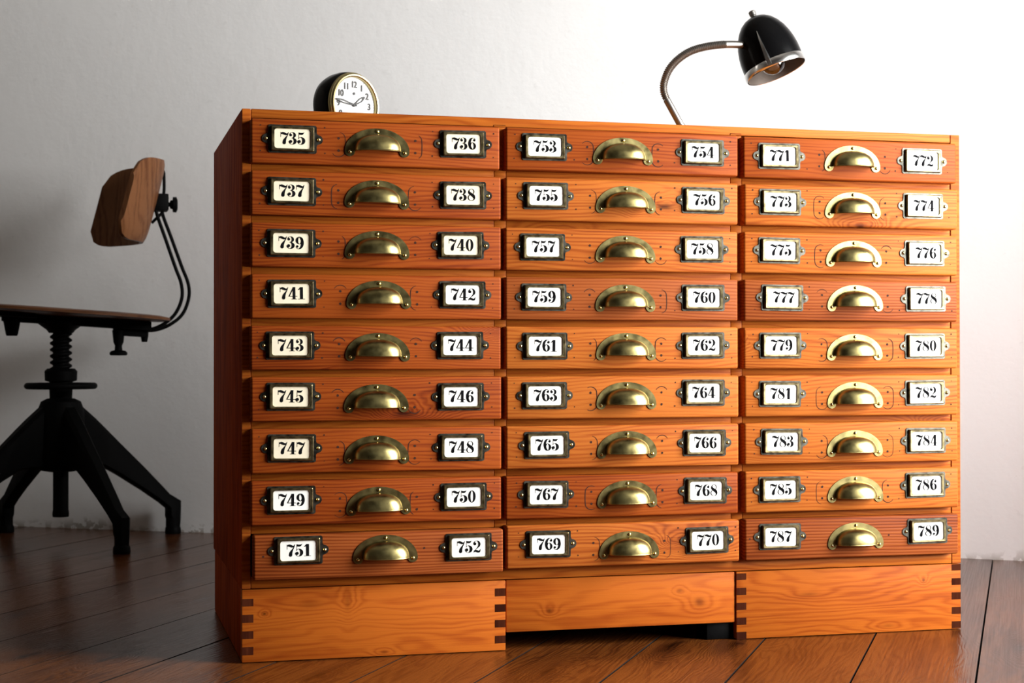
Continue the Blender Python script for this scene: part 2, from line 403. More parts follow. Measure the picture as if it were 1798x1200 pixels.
def wall_with_window(name, label, w_, lo_, hi_, wi, wlabel):
    """a 0.2 m wall along local x from lo_ to hi_ (room face at y = 0, outside at y > 0) with one window"""
    a0, a1, z0, z1 = w_[1:]
    if w_[0] == 'right': loc, rz = room(S1, 0), ROOM - PI / 2; f = -1     # local x runs along -t
    else: loc, rz = room(0, T0), ROOM + PI; f = -1                        # local x runs along -s
    A0, A1, L0, L1 = -a1, -a0, -hi_, -lo_
    y0, y1 = (0.0, 0.2)
    mb = MB()
    mb.box(L0, A0, y0, y1, 0, ZC); mb.box(A1, L1, y0, y1, 0, ZC); mb.box(A0, A1, y0, y1, 0, z0); mb.box(A0, A1, y0, y1, z1, ZC)
    struct(name, mb.mesh(name, MAT['wall2'], weld=False), label, 'wall', loc, rz)
    mb = MB(); fw = 0.045; ya, yb = 0.06, 0.12
    mb.box(A0, A0 + fw, ya, yb, z0, z1); mb.box(A1 - fw, A1, ya, yb, z0, z1)
    mb.box(A0 + fw, A1 - fw, ya, yb, z0, z0 + fw); mb.box(A0 + fw, A1 - fw, ya, yb, z1 - fw, z1)
    wm = (A0 + A1) / 2
    mb.box(wm - 0.02, wm + 0.02, ya + .005, yb - .005, z0 + fw, z1 - fw)
    win = struct('window_%d' % wi, mb.mesh('window', MAT['winframe'], weld=False), wlabel, 'window', loc, rz)
    for a, b in ((A0 + fw, wm - 0.02), (wm + 0.02, A1 - fw)):
        link('pane', boxmesh('pane', MAT['glass'], a, b, ya + 0.028, ya + 0.031, z0 + fw, z1 - fw), win)
    link('window_sill', boxmesh('window_sill', MAT['winframe'], A0 - 0.04, A1 + 0.04, -0.03, ya, z0 - 0.03, z0, bev=0.005), win)
wall_with_window('wall_right', 'plaster wall with a tall window on the right of the cabinet', WINS[0], T0, T1, 1, 'white casement window in the right wall')
struct('wall_front', boxmesh('wall_front', MAT['wall2'], S0 - 0.12, S1 + 0.2, T0 - 0.12, T0, 0, ZC), 'plain plaster wall at the near end of the room', 'wall')

# ------------------------------------------------------------------ drawer cabinet
CX, CY, YAW, CW, CH, CD = -0.41896, 2.53276, 0.25663, 1.23969, 0.86, 0.56085
cab = thing('drawer_cabinet', 'orange pine cabinet of twenty-seven numbered drawers with brass cup handles', 'cabinet', (CX, CY, 0), YAW)
def part(name, mat, *a, bev=0.0015, parent=cab, seg=2, label=None):
    """box part whose object origin sits at the centre of the box"""
    cx, cy, cz = (a[0] + a[1]) / 2, (a[2] + a[3]) / 2, (a[4] + a[5]) / 2
    me = boxmesh(name, mat, a[0] - cx, a[1] - cx, a[2] - cy, a[3] - cy, a[4] - cz, a[5] - cz, bev=bev, seg=seg)
    return link(name, me, parent, (cx, cy, cz), label=label)
ZB = 0.1132      # top of the plinth
part('side_panel', MAT['side'], 0, 0.0138, 0.0004, CD, ZB + 0.0012, CH, label='dark reddish pine side panel')
part('side_panel', MAT['side'], 1.2222, CW, 0.0004, CD, ZB + 0.0012, CH)
# thin front lippings of the side panels show the lighter front wood
part('front_stile', MAT['rail'], 0.0002, 0.0136, -0.0012, 0.0004, ZB + 0.0012, CH - 0.0003, bev=0.0006, seg=1)
part('front_stile', MAT['rail'], 1.2224, CW - 0.0002, -0.0012, 0.0004, ZB + 0.0012, CH - 0.0003, bev=0.0006, seg=1)
part('top_panel', MAT['top'], 0.0142, 1.2218, 0.012, CD, 0.8455, CH - 0.0005)
part('top_rail', MAT['rail'], 0.0142, 1.2218, -0.001, 0.012, 0.8455, CH)
part('bottom_panel', MAT['inner'], 0.0142, 1.2218, 0.012, CD, ZB + 0.0012, 0.131)
part('bottom_rail', MAT['rail'], 0.0142, 1.2218, -0.001, 0.012, ZB + 0.0014, 0.1335)
part('back_panel', MAT['inner'], 0.0142, 1.2218, CD - 0.012, CD - 0.004, 0.1312, 0.8453)
COLS = [(0.0117, 0.4097), (0.4172, 0.8168), (0.8280, 1.2236)]
for x in (0.4135, 0.8224):
    part('divider', MAT['rail'], x - 0.010, x + 0.010, 0.0, CD - 0.013, 0.1337, 0.8453)
ZROW = [0.8079 - 0.08 * i for i in range(9)]      # centres of the drawer fronts
DH = 0.0690
xs = [0.0142, 0.4033, 0.4237, 0.8122, 0.8326, 1.2218]
for c_ in range(3):
    for r_ in range(8):
        zc = (ZROW[r_] + ZROW[r_ + 1]) / 2
        part('drawer_rail', MAT['rail'], xs[2 * c_] , xs[2 * c_ + 1], 0.0, 0.03, zc - 0.009, zc + 0.009)
for x in (0.4135, 0.8224):      # T-shaped housing joints of the dividers, cut into the top rail
    part('joint_line', MAT['end_grain'], x - 0.011, x + 0.009, -0.0014, -0.0009, 0.8478, 0.8486, bev=0)
    part('joint_line', MAT['end_grain'], x - 0.011, x - 0.0102, -0.0014, -0.0009, 0.8458, 0.8478, bev=0)

# plinth: two finger-jointed box ends and a shallower middle board
def plinth_box(x0, x1, lf, rf, mk):
    b = part('plinth_board', MAT[mk], x0, x1, -0.0012, 0.018, 0.0006, ZB)
    cz = (0.0006 + ZB) / 2; cx = (x0 + x1) / 2
    FW = 0.0178
    for side, fl in ((0, lf), (1, rf)):
        for z0, z1 in fl:
            xa = x0 + 0.0004 if side == 0 else x1 - FW
            xb = x0 + FW if side == 0 else x1 - 0.0004
            me = boxmesh('finger', MAT['end_grain'], xa - cx, xb - cx, -0.0015 - 0.0084, -0.0015 - 0.0084 + 0.004, z0 - cz, z1 - cz)
            link('finger', me, b, (0, 0, 0))
    for xa in (x0 + 0.0005, x1 - 0.0183):
        part('plinth_side', MAT['side'], xa, xa + 0.0178, 0.0184, CD - 0.02 if xa in (x0 + 0.0005, x1 - 0.0183) and (xa < 0.1 or xa > 1.1) else CD - 0.044, 0.0006, ZB, label='dark pine plinth side')
def zf(px_list, ytop, ybot):
    return [((ybot - b) / (ybot - ytop) * ZB, (ybot - a) / (ybot - ytop) * ZB) for a, b in px_list]
plinth_box(0.0004, 0.4218, zf([(1052, 1065), (1080, 1094), (1109, 1122.5), (1137, 1151)], 1036, 1165),
           zf([(1034.5, 1048), (1062, 1075), (1089, 1102), (1116.5, 1129.5)], 1021, 1143), 'plinth')
plinth_box(0.8206, CW - 0.0004, zf([(1006, 1017), (1031, 1043.5), (1057, 1069.5), (1083, 1095.5), (1108, 1121)], 1003, 1121),
           zf([(990.5, 1001.5), (1015, 1027), (1040, 1052.5), (1066, 1078), (1091, 1103)], 990, 1105), 'plinth_right')
part('plinth_middle_board', MAT['plinth_mid'], 0.4232, 0.8186, 0.0012, 0.019, 0.0288, ZB)
part('plinth_light_stop', MAT['side'], 0.0190, 1.2205, CD - 0.042, CD - 0.024, 0.0006, ZB)  # unseen board, added to keep light from coming through under the plinth
part('foot', MAT['black'], 0.7720, 0.8190, 0.010, 0.060, 0.0, 0.0284, label='black block foot')

# --- digits of a fat-face numeral, drawn as outlines one unit high
def arc(cx, cy, rx_, ry_, a0, a1, n=22):
    return [(cx + rx_ * math.cos(math.radians(a0 + (a1 - a0) * i / n)), cy + ry_ * math.sin(math.radians(a0 + (a1 - a0) * i / n))) for i in range(n + 1)]
def strip(A, B):
    return [[A[i], A[i + 1], B[i + 1], B[i]] for i in range(len(A) - 1)]
def ball(cx, cy, r, n=18): return [[(cx + r * math.cos(2 * PI * i / n), cy + r * math.sin(2 * PI * i / n)) for i in range(n)]]
def rect(x0, x1, y0, y1): return [[(x0, y0), (x1, y0), (x1, y1), (x0, y1)]]
def stroke(pts, ws):
    P = catmull([(x, y, w) for (x, y), w in zip(pts, ws)], 6); A, B = [], []
    for i, p in enumerate(P):
        q = (P[min(i + 1, len(P) - 1)] - P[max(i - 1, 0)]); q.z = 0; q.normalize()
        A.append((p.x - q.y * p.z, p.y + q.x * p.z)); B.append((p.x + q.y * p.z, p.y - q.x * p.z))
    return strip(A, B)
DIG = {}
DIG['0'] = (strip(arc(.32, .5, .32, .51, 0, 360, 36), arc(.32, .5, .105, .465, 0, 360, 36)), .64)
DIG['1'] = (rect(.17, .41, .02, .99) + rect(.02, .56, 0, .04) + [[(.01, .80), (.01, .76), (.17, .80), (.17, .99), (.12, .90)]], .56)
DIG['2'] = (ball(.14, .73, .125) + strip(arc(.30, .70, .31, .31, 170, -42), arc(.26, .70, .155, .272, 170, -42))
            + stroke([(.47, .53), (.28, .33), (.10, .13), (.03, .02)], [.06, .03, .02, .02])
            + stroke([(.03, .03), (.13, .14), (.28, .13), (.42, .075), (.53, .11), (.60, .29)], [.02, .075, .095, .085, .07, .015]), .62)
DIG['3'] = (ball(.13, .77, .11) + strip(arc(.28, .765, .27, .245, 170, -88), arc(.23, .765, .125, .215, 170, -88)) + rect(.18, .33, .515, .55)
            + strip(arc(.28, .27, .33, .28, 88, -178), arc(.22, .27, .145, .245, 88, -178)) + ball(.13, .245, .125), .62)
DIG['4'] = (rect(.33, .55, .02, 1.0) + rect(.22, .66, 0, .04) + rect(0, .70, .230, .285) + [[(0, .26), (.085, .26), (.38, .82), (.40, 1.0), (.36, 1.0)]], .69)
DIG['5'] = (strip([(.09, 1.0), (.20, .975), (.34, .965), (.46, .98), (.56, 1.03)], [(.09, .84), (.20, .80), (.34, .795), (.44, .83), (.545, 1.0)])
            + rect(.09, .125, .46, 1.0) + strip(arc(.29, .31, .33, .315, 140, -178), arc(.22, .31, .15, .28, 140, -178)) + ball(.13, .255, .13), .62)
six = (strip(arc(.36, .5, .36, .51, 72, 290), arc(.46, .5, .235, .47, 72, 290)) + strip(arc(.35, .30, .31, .31, 0, 360, 34), arc(.345, .30, .105, .275, 0, 360, 34)) + ball(.52, .79, .105)
       + strip(arc(.42, .80, .20, .205, 100, 0, 10), arc(.42, .80, .165, .17, 100, 0, 10)))
DIG['6'] = (six, .66)
DIG['9'] = ([[(.66 - x, 1 - y) for x, y in f] for f in six], .66)
DIG['7'] = (rect(.0, .035, .60, 1.0) + stroke([(.02, .84), (.13, .91), (.27, .885), (.42, .825), (.55, .845), (.645, 1.0)], [.02, .085, .10, .085, .055, .012])
            + stroke([(.645, 1.0), (.56, .76), (.44, .56), (.32, .33), (.285, .13)], [.012, .030, .060, .115, .135]) + ball(.285, .13, .135), .62)
DIG['8'] = (strip(arc(.33, .765, .255, .245, 0, 360, 30), arc(.335, .765, .170, .205, 0, 360, 30)) + strip(arc(.33, .265, .32, .275, 0, 360, 30), arc(.315, .265, .210, .235, 0, 360, 30))
            + stroke([(.13, .83), (.16, .68), (.33, .53), (.50, .40), (.56, .22)], [.055, .105, .12, .125, .08]), .66)
def number_mesh(txt, hgt):
    mb = MB(); x = 0.0
    for ch in txt:
        fs, w = DIG[ch]
        for f in fs:
            area = sum(f[i][0] * f[(i + 1) % len(f)][1] - f[(i + 1) % len(f)][0] * f[i][1] for i in range(len(f)))
            if abs(area) < 1e-7: continue
            if area < 0: f = list(reversed(f))
            mb.face([(x + a, 0, b) for a, b in f])
        x += w + 0.055
    tot = x - 0.055
    for v in mb.bm.verts:
        v.co = Vector(((v.co.x - tot / 2) * hgt * 1.02, 0, (v.co.z - 0.5) * hgt))
    return mb.mesh('number', MAT['ink'], smooth=False, weld=False, recalc=False)

# --- brass cup handle
def handle_mesh():
    mb = MB()
    ao, bo, ai, bi = 0.0515, 0.0365, 0.0372, 0.0272
    n = 28; e = (ao - ai) / 2
    outer = [(ao * math.cos(PI * i / n), bo * math.sin(PI * i / n)) for i in range(n + 1)]
    inner = [((ai - .002) * math.cos(PI * i / n), (bi - .002) * math.sin(PI * i / n)) for i in range(n + 1)]
    capl = [(-(ao + ai - .002) / 2 - (e + .001) * math.cos(PI * i / 8), -(e + .001) * math.sin(PI * i / 8)) for i in range(1, 8)]
    capr = [((ao + ai - .002) / 2 - (e + .001) * math.cos(PI * i / 8), -(e + .001) * math.sin(PI * i / 8)) for i in range(1, 8)]
    poly = outer + capl + list(reversed(inner)) + capr
    # flange: back, face and a softened outer edge
    cen = Vector((0, 0.010))
    def shrink(p):
        q = Vector(p) - cen; return q
    a = [mb.bm.verts.new((p[0], 0.0, p[1])) for p in poly]
    b = [mb.bm.verts.new((p[0], -0.0016, p[1])) for p in poly]
    np_ = len(poly)
    mb.bm.faces.new(list(reversed(a)))
    for i in range(np_): mb.bm.faces.new((a[i], a[(i + 1) % np_], b[(i + 1) % np_], b[i]))
    # face of the flange as strip quads so that it stays clean
    nb = n + 1
    innr = list(range(nb + 7, nb + 7 + nb))      # reversed inner indices
    for i in range(n):
        o0, o1 = i, i + 1
        i0, i1 = innr[n - i], innr[n - i - 1]
        mb.bm.faces.new((b[o0], b[o1], b[i1], b[i0]))
    mb.bm.faces.new([b[nb - 1]] + [b[nb + k] for k in range(7)] + [b[innr[0]]])
    mb.bm.faces.new([b[innr[-1]]] + [b[nb + 7 + nb + k] for k in range(7)] + [b[0]])
    # cup
    def dome(a_, b_, c_, zoff=0.0, m=14, nn=32):
        rows = []
        for j in range(m + 1):
            v = (PI / 2) * j / m
            row = []
            for i in range(nn + 1):
                u = PI * i / nn
                sr = math.sin(u) ** 0.78
                cu = math.cos(u); cx_ = math.copysign(abs(cu) ** 0.92, cu)
                row.append((a_ * cx_, -0.0012 - c_ * sr * math.sin(v) ** 0.9, b_ * sr * math.cos(v) ** 0.85 + zoff))
            rows.append(row)
        return rows
    R1 = dome(ai, bi, 0.0250); R2 = dome(ai - .0014, bi - .0014, 0.0236)
    mb.grid(R1); mb.grid([list(reversed(r)) for r in R2])
    lip = [Vector(p) for p in R1[-1]]; lip2 = [Vector(p) for p in R2[-1]]
    mb.grid([lip, lip2])
    # rolled bead along the lip
    bead = [(p * 0.5 + q * 0.5) + Vector((0, -0.0004, 0.0002)) for p, q in zip(lip, lip2)]
    mb.tube(bead[1:-1], 0.0012, n=8)
    return mb.mesh('handle', MAT['brass'], angle=40, weld=False)
HANDLE = handle_mesh()

def rivet_mesh(name, r, mat):
    return MB().lathe([(r * 1.15, 0), (r * 1.1, r * 0.25), (r * 0.9, r * 0.62), (r * 0.5, r * 0.9), (0.0, r)], n=12, axis=(0, -1, 0)).mesh(name, mat, angle=60)
RIVET = rivet_mesh('rivet', 0.0026, MAT['brass_bright'])
def rrect(hx, hz, r, n=5, cham=False):
    pts = []
    for cx_, cz_, a0 in ((hx - r, hz - r, 0), (-hx + r, hz - r, 90), (-hx + r, -hz + r, 180), (hx - r, -hz + r, 270)):
        for i in range(n + 1):
            a = math.radians(a0 + 90 * i / n); pts.append((cx_ + r * math.cos(a), cz_ + r * math.sin(a)))
    return pts
def plate_mesh():
    hx, hz = 0.0375, 0.0218
    pts = []
    def ear(sgn):
        P = [(0.0375, -0.0110), (0.0383, -0.0085), (0.0400, -0.0074)]
        P += [(0.0400 + 0.0072 * math.cos(math.radians(a)), 0.0072 * math.sin(math.radians(a))) for a in range(-80, 81, 20)]
        P += [(0.0400, 0.0074), (0.0383, 0.0085), (0.0375, 0.0110)]
        return [(sgn * x, sgn * z) for x, z in P]
    pts = ear(1) + [(hx, hz - .002), (hx - .002, hz), (-hx + .002, hz), (-hx, hz - .002)] + ear(-1) + [(-hx, -hz + .002), (-hx + .002, -hz), (hx - .002, -hz), (hx, -hz + .002)]
    mb = MB(); mb.prism(pts, lambda x, z: (x, -0.0014, z), lambda x, z: (x, 0.0, z))
    return mb.mesh('label_plate', MAT['plate'], angle=30)
PLATE = plate_mesh()
def frame_mesh():
    mb = MB()
    lo_ = [(0.0335, 0.0194, .0012, 0.0012), (0.0328, 0.0188, .0012, 0.0058), (0.0318, 0.0178, .0015, 0.0070), (0.0288, 0.0156, .0042, 0.0068), (0.0284, 0.0152, .0042, 0.0060), (0.0284, 0.0152, .0042, 0.0040)]
    rows = [[(x, -y, z) for x, z in rrect(hx, hz, r)] for hx, hz, r, y in lo_]
    mb.grid(rows, close_u=True)
    return mb.mesh('label_frame', MAT['frame'], angle=28)
FRAME = frame_mesh()
CARD = {k: MB().box(-0.0300, 0.0300, -0.0048, -0.0040, -0.0170, 0.0170).mesh('number_card', MAT[k]) for k in ('cream_shaded', 'white_card')}

# image pixels projected onto the drawer front plane: label left (x, z), label right (x, z), handle (x, top z)
DATA = [
 [(.0759,.8118,.3473,.8126,.2089,.8328),(.0750,.7305,.3473,.7310,.2084,.7513),(.0742,.6502,.3435,.6512,.2089,.6716),(.0751,.5718,.3462,.5724,.2116,.5937),(.0724,.4916,.3424,.4919,.2098,.5114),(.0734,.4124,.3433,.4105,.2075,.4310),(.0751,.3323,.3442,.3300,.2079,.3506),(.0743,.2523,.3478,.2514,.2111,.2702),(.0849,.1746,.3552,.1717,.2214,.1950)],
 [(.4820,.8124,.7542,.8116,.6154,.8320),(.4838,.7334,.7550,.7324,.6197,.7529),(.4789,.6507,.7528,.6514,.6195,.6718),(.4807,.5699,.7546,.5713,.6189,.5917),(.4825,.4911,.7544,.4923,.6202,.5126),(.4814,.4113,.7542,.4142,.6201,.4326),(.4851,.3316,.7560,.3315,.6209,.3527),(.4841,.2520,.7578,.2525,.6217,.2718),(.4868,.1723,.7596,.1707,.6240,.1891)],
 [(.8916,.8102,1.1567,.8094,1.0257,.8322),(.8924,.7328,1.1574,.7321,1.0254,.7527),(.8911,.6517,1.1604,.6510,1.0273,.6705),(.8960,.5725,1.1622,.5728,1.0296,.5951),(.8927,.4924,1.1608,.4917,1.0288,.5119),(.8914,.4114,1.1604,.4116,1.0291,.4307),(.8942,.3314,1.1612,.3296,1.0282,.3487),(.8899,.2515,1.1598,.2536,1.0285,.2714),(.8907,.1726,1.1638,.1745,1.0292,.1923)]]
FRONT = -0.0212
DRAWER_TONE = {(0, 8): 'drawer_red', (2, 8): 'drawer_red', (1, 3): 'drawer_red', (2, 3): 'drawer_red', (1, 1): 'drawer_pale_lit', (1, 6): 'drawer_pale_lit', (2, 5): 'drawer_pale_lit',
          (1, 8): 'drawer_pale_lit', (1, 2): 'drawer_pale_lit', (2, 1): 'drawer_pale_lit', (2, 2): 'drawer_pale_lit', (2, 4): 'drawer_pale_lit', (1, 4): 'drawer_pale_lit', (1, 5): 'drawer_pale_lit', (2, 6): 'drawer_pale_lit', (2, 7): 'drawer_pale_lit'}  # red entries are board tone; pale ones carry light in their colour
rng = random.Random(3)
for ci in range(3):
    for ri in range(9):
        x0, x1 = COLS[ci]
        jx = rng.uniform(-0.0007, 0.0007); zc = ZROW[ri] + rng.uniform(-0.0005, 0.0005)
        if (ci, ri) == (0, 8): jx = 0.0042; zc -= 0.0036
        if (ci, ri) == (0, 0): jx = 0.0; x1 -= 0.002
        xa, xb = x0 + jx, x1 + jx
        if (ci, ri) == (0, 8): xb -= 0.0015
        cx, hw, hh = (xa + xb) / 2, (xb - xa) / 2, DH / 2
        yy = FRONT + rng.uniform(-0.001, 0.001)
        if (ci, ri) in ((1, 8), (0, 8)): yy -= 0.002
        n0 = 735 + ci * 18 + ri * 2
        n1 = n0 + 1 if n0 != 787 else 789
        b = bmesh.new()
        vv = [b.verts.new((x, y, z)) for x in (-hw, hw) for y in (0.0, -yy - 0.0012) for z in (-hh, hh)]
        for f in ((0, 1, 3, 2), (4, 6, 7, 5), (0, 4, 5, 1), (2, 3, 7, 6), (0, 2, 6, 4), (1, 5, 7, 3)): b.faces.new([vv[i] for i in f])
        ed = [e for e in b.edges if all(v.co.y < 1e-6 for v in e.verts)]
        cor = [e for e in b.edges if abs(e.verts[0].co.y - e.verts[1].co.y) > 0.005]
        bmesh.ops.bevel(b, geom=cor + ed, offset=0.0034, segments=3, profile=0.5, affect='EDGES')
        mb = MB(); mb.merge(b)
        mname = DRAWER_TONE.get((ci, ri), 'drawer')
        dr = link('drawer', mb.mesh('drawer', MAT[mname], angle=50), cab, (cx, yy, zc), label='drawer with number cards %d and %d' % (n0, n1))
        lx, lz, qx, qz, hx_, hz_ = DATA[ci][ri]
        for (px_, pz_), num in (((lx, lz), n0), ((qx, qz), n1)):
            dx, dz = px_ - cx, pz_ - zc
            tilt = rng.uniform(-0.012, 0.012)
            link('label_plate', PLATE, dr, (dx, 0, dz), (0, tilt, 0))
            link('label_frame', FRAME, dr, (dx, 0, dz), (0, tilt, 0))
            ck = 'cream_shaded' if (ci == 0 and (ri < 2 or (num % 2 and ri < 7) or ri == 2)) else 'white_card'  # left-column cards carry the lighting there in their colour
            link('number_card', CARD[ck], dr, (dx, 0, dz), (0, tilt, 0))
            me = number_mesh(str(num), 0.0190)
            link('number', me, dr, (dx + rng.uniform(-.0008, .0008), -0.0050, dz + 0.0006), (0, tilt + rng.uniform(-.01, .02), 0), label='printed number %d' % num)
            for sx in (-1, 1):
                link('rivet', RIVET, dr, (dx + sx * 0.0408, -0.0012, dz), label='brass pin')
        hdx, hdz = hx_ - cx, hz_ - 0.0365 - zc
        link('handle', HANDLE, dr, (hdx, 0, hdz), (0, rng.uniform(-.012, .012), 0))
        for px_, pz_ in ((0, 0.0318), (-0.0437, -0.0012), (0.0437, -0.0012)):
            link('rivet', RIVET, dr, (hdx + px_, -0.0014, hdz + pz_), label='brass pin')
        # ghosts of the old hardware: screw holes and scribed rings
        mb = MB()
        def dot(x, z, r):
            k = 8; mb.face([(x + r * math.cos(2 * PI * i / k) * rng.uniform(.8, 1.15), -0.00025, z + r * math.sin(2 * PI * i / k) * rng.uniform(.8, 1.15)) for i in range(k)])
        def scribe(x, z, sx, a0, a1, w):
            hr, hv = 0.0108, 0.0085
            P = []
            n = 26
            for i in range(n + 1):
                a = math.radians(a0 + (a1 - a0) * i / n)
                zz = hr * math.sin(a) + (hv if math.sin(a) > 0 else -hv) * min(1, abs(math.sin(a)) * 3)
                P.append((x + sx * hr * math.cos(a), z + zz))
            for i in range(n):
                p, q = Vector(P[i]), Vector(P[i + 1]); t = (q - p)
                if t.length < 1e-6: continue
                t.normalize(); m_ = Vector((-t.y, t.x)) * w * (0.5 + 0.5 * math.sin(PI * (i + .5) / n))
                mb.face([(p.x - m_.x, -0.0002, p.y - m_.y), (q.x - m_.x, -0.0002, q.y - m_.y), (q.x + m_.x, -0.0002, q.y + m_.y), (p.x + m_.x, -0.0002, p.y + m_.y)])
        zmid = hdz + 0.0085 + 0.001
        if (ci, ri) not in ((0, 8), (2, 8)):
            for sx in (-1, 1):
                ox = hdx + sx * 0.0610
                dot(ox, zmid + 0.0097, 0.0021); dot(ox, zmid - 0.0097, 0.0021)
                st = rng.random()
                a0, a1 = rng.choice([(100, 260), (-80, 80), (200, 330), (30, 150), (100, 330), (40, 320), (-60, 60), (60, 300)])
                scribe(ox, zmid, -sx if st < .5 else sx, a0, a1, rng.uniform(0.0004, 0.0008))
            for lx_ in (lx - cx, qx - cx):
                for ex, ez in ((-.050, .0195), (-.050, -.0195), (.050, .0195), (.050, -.0195)):
                    if abs(lx_ + ex) < hw - 0.006 and rng.random() < 0.75:
                        dot(lx_ + ex + rng.uniform(-.001, .001), (lz - zc) + ez + rng.uniform(-.001, .001), rng.uniform(.0008, .0015))
        else:
            dot(hdx + 0.062, zmid + 0.004, 0.0018); dot(lx - cx - 0.054, 0.002, 0.0016)
        link('old_screw_holes', mb.mesh('old_screw_holes', MAT['hole'], smooth=False, weld=False, recalc=False), dr, (0, 0, 0), label='dark screw holes and scribed rings of removed hardware')['kind'] = 'stuff'

# ------------------------------------------------------------------ alarm clock on the cabinet
def cabpt(u, d, z): 
    return Vector((CX + u * math.cos(YAW) - d * math.sin(YAW), CY + u * math.sin(YAW) + d * math.cos(YAW), z))
CR = 0.0548
clk = thing('alarm_clock', 'round black alarm clock with brass rim and white dial on the cabinet top', 'clock', cabpt(0.230, 0.335, CH), YAW + math.radians(32.3))
CZ = 0.0645         # height of the dial centre above the cabinet top
ax = (0, -1, 0)
link('case', MB().lathe([(0.0, -0.062), (0.030, -0.061), (0.048, -0.056), (0.0565, -0.046), (0.0598, -0.034), (0.0606, -0.018), (0.0598, -0.008), (0.0575, -0.004), (0.0560, -0.003), (0.0, -0.003)], n=64, origin=(0, 0, CZ), axis=ax).mesh('case', MAT['lacquer'], angle=40), clk)
link('bezel', MB().lathe([(0.0575, -0.0045), (0.0582, 0.0), (0.0570, 0.0022), (0.0562, 0.0026), (0.0556, 0.0045), (0.0540, 0.0060), (0.0518, 0.0058), (0.0500, 0.0042), (0.0490, -0.0026), (0.0500, -0.0030)], n=64, origin=(0, 0, CZ), axis=ax, caps=False).mesh('bezel', MAT['bezel'], angle=30), clk, label='brass rim')
dial = link('dial', MB().lathe([(0.0, -0.0012), (0.0495, -0.0012), (0.0495, -0.0028), (0.0, -0.0028)], n=64, origin=(0, 0, CZ), axis=ax).mesh('dial', MAT['dial'], angle=30), clk, label='white dial')
def bfont_mesh(txt, size, mat):
    cu = bpy.data.curves.new('numeral', 'FONT'); cu.body = txt; cu.size = size; cu.offset = 0.00035; cu.space_character = 0.85; cu.align_x = 'CENTER'; cu.align_y = 'CENTER'
    o = bpy.data.objects.new('numeral', cu); C.objects.link(o)
    dg = bpy.context.evaluated_depsgraph_get(); dg.update()
    me = bpy.data.meshes.new_from_object(o.evaluated_get(dg))
    bpy.data.objects.remove(o); bpy.data.curves.remove(cu)
    me.materials.clear(); me.materials.append(mat)
    return me
for hnum in range(1, 13):
    a = math.radians(90 - 30 * hnum)
    r = 0.0362
    link('numeral', bfont_mesh(str(hnum), 0.0160, MAT['dialink']), dial, (r * math.cos(a), -0.00005, CZ + r * math.sin(a)), (PI / 2, 0, 0))
mb = MB()
for k in range(60):
    a = 2 * PI * k / 60; ra, rb = (0.0465, 0.0482) if k % 5 else (0.0458, 0.0484); w = 0.00018 if k % 5 else 0.0004
    d_ = Vector((math.cos(a), math.sin(a))); p_ = Vector((-d_.y, d_.x)) * w
    mb.face([(*(d_ * ra - p_)[:1], 0.0011, CZ + (d_ * ra - p_)[1]), ((d_ * rb - p_)[0], 0.0011, CZ + (d_ * rb - p_)[1]), ((d_ * rb + p_)[0], 0.0011, CZ + (d_ * rb + p_)[1]), ((d_ * ra + p_)[0], 0.0011, CZ + (d_ * ra + p_)[1])])
for k in range(12):     # dotted alarm circle
    a = 2 * PI * k / 12; q = (0.0082 * math.cos(a), 0.0205 + 0.0082 * math.sin(a))
    mb.face([(q[0] + 0.0004 * math.cos(2 * PI * i / 6), 0.0011, CZ + q[1] + 0.0004 * math.sin(2 * PI * i / 6)) for i in range(6)])
for v in mb.bm.verts: v.co.y = 0.00115
link('minute_track', mb.mesh('minute_track', MAT['dialink'], smooth=False, weld=False, recalc=False), dial)
link('alarm_hub', MB().lathe([(0.0024, -0.0013), (0.0024, 0.0004), (0.0, 0.0008)], n=16, origin=(0, 0, CZ + 0.0205), axis=ax).mesh('alarm_hub', MAT['hand']), clk)
def hand(name, ang, length, w, tail, y, hollow=True):
    mb = MB(); d_ = Vector((math.sin(ang), math.cos(ang))); n_ = Vector((d_.y, -d_.x))
    outer = [(-tail, w * .35), (0.15 * length, w * .55), (0.62 * length, w), (0.8 * length, w * .8), (length, w * .3)]
    P = [d_ * a + n_ * b for a, b in outer] + [d_ * a - n_ * b for a, b in reversed(outer)]
    inn = [(0.24 * length, w * .12), (0.36 * length, w * .32), (0.62 * length, w * .52), (0.74 * length, w * .38), (0.82 * length, w * .1)]
    Q = [d_ * a + n_ * b for a, b in inn] + [d_ * a - n_ * b for a, b in reversed(inn)]
    for yy0 in (y, ):
        A = [mb.bm.verts.new((p.x, -yy0, CZ + p.y)) for p in P]; B = [mb.bm.verts.new((p.x, -yy0, CZ + p.y)) for p in Q]
        A2 = [mb.bm.verts.new((p.x, -yy0 + .0004, CZ + p.y)) for p in P]; B2 = [mb.bm.verts.new((p.x, -yy0 + .0004, CZ + p.y)) for p in Q]
        m_ = len(P)
        for i in range(m_):
            j = (i + 1) % m_
            mb.bm.faces.new((A[i], A[j], B[j], B[i])); mb.bm.faces.new((A2[j], A2[i], B2[i], B2[j]))
            mb.bm.faces.new((A[j], A[i], A2[i], A2[j])); mb.bm.faces.new((B[i], B[j], B2[j], B2[i]))
    return link(name, mb.mesh(name, MAT['hand'], smooth=False), clk)
hand('hour_hand', math.radians(56), 0.030, 0.0040, 0.004, 0.0006)
hand('minute_hand', math.radians(279), 0.044, 0.0032, 0.006, 0.0014)
link('hand_boss', MB().lathe([(0.0030, -0.0014), (0.0030, 0.0018), (0.0, 0.0026)], n=16, origin=(0, 0, CZ), axis=ax).mesh('hand_boss', MAT['hand']), clk)
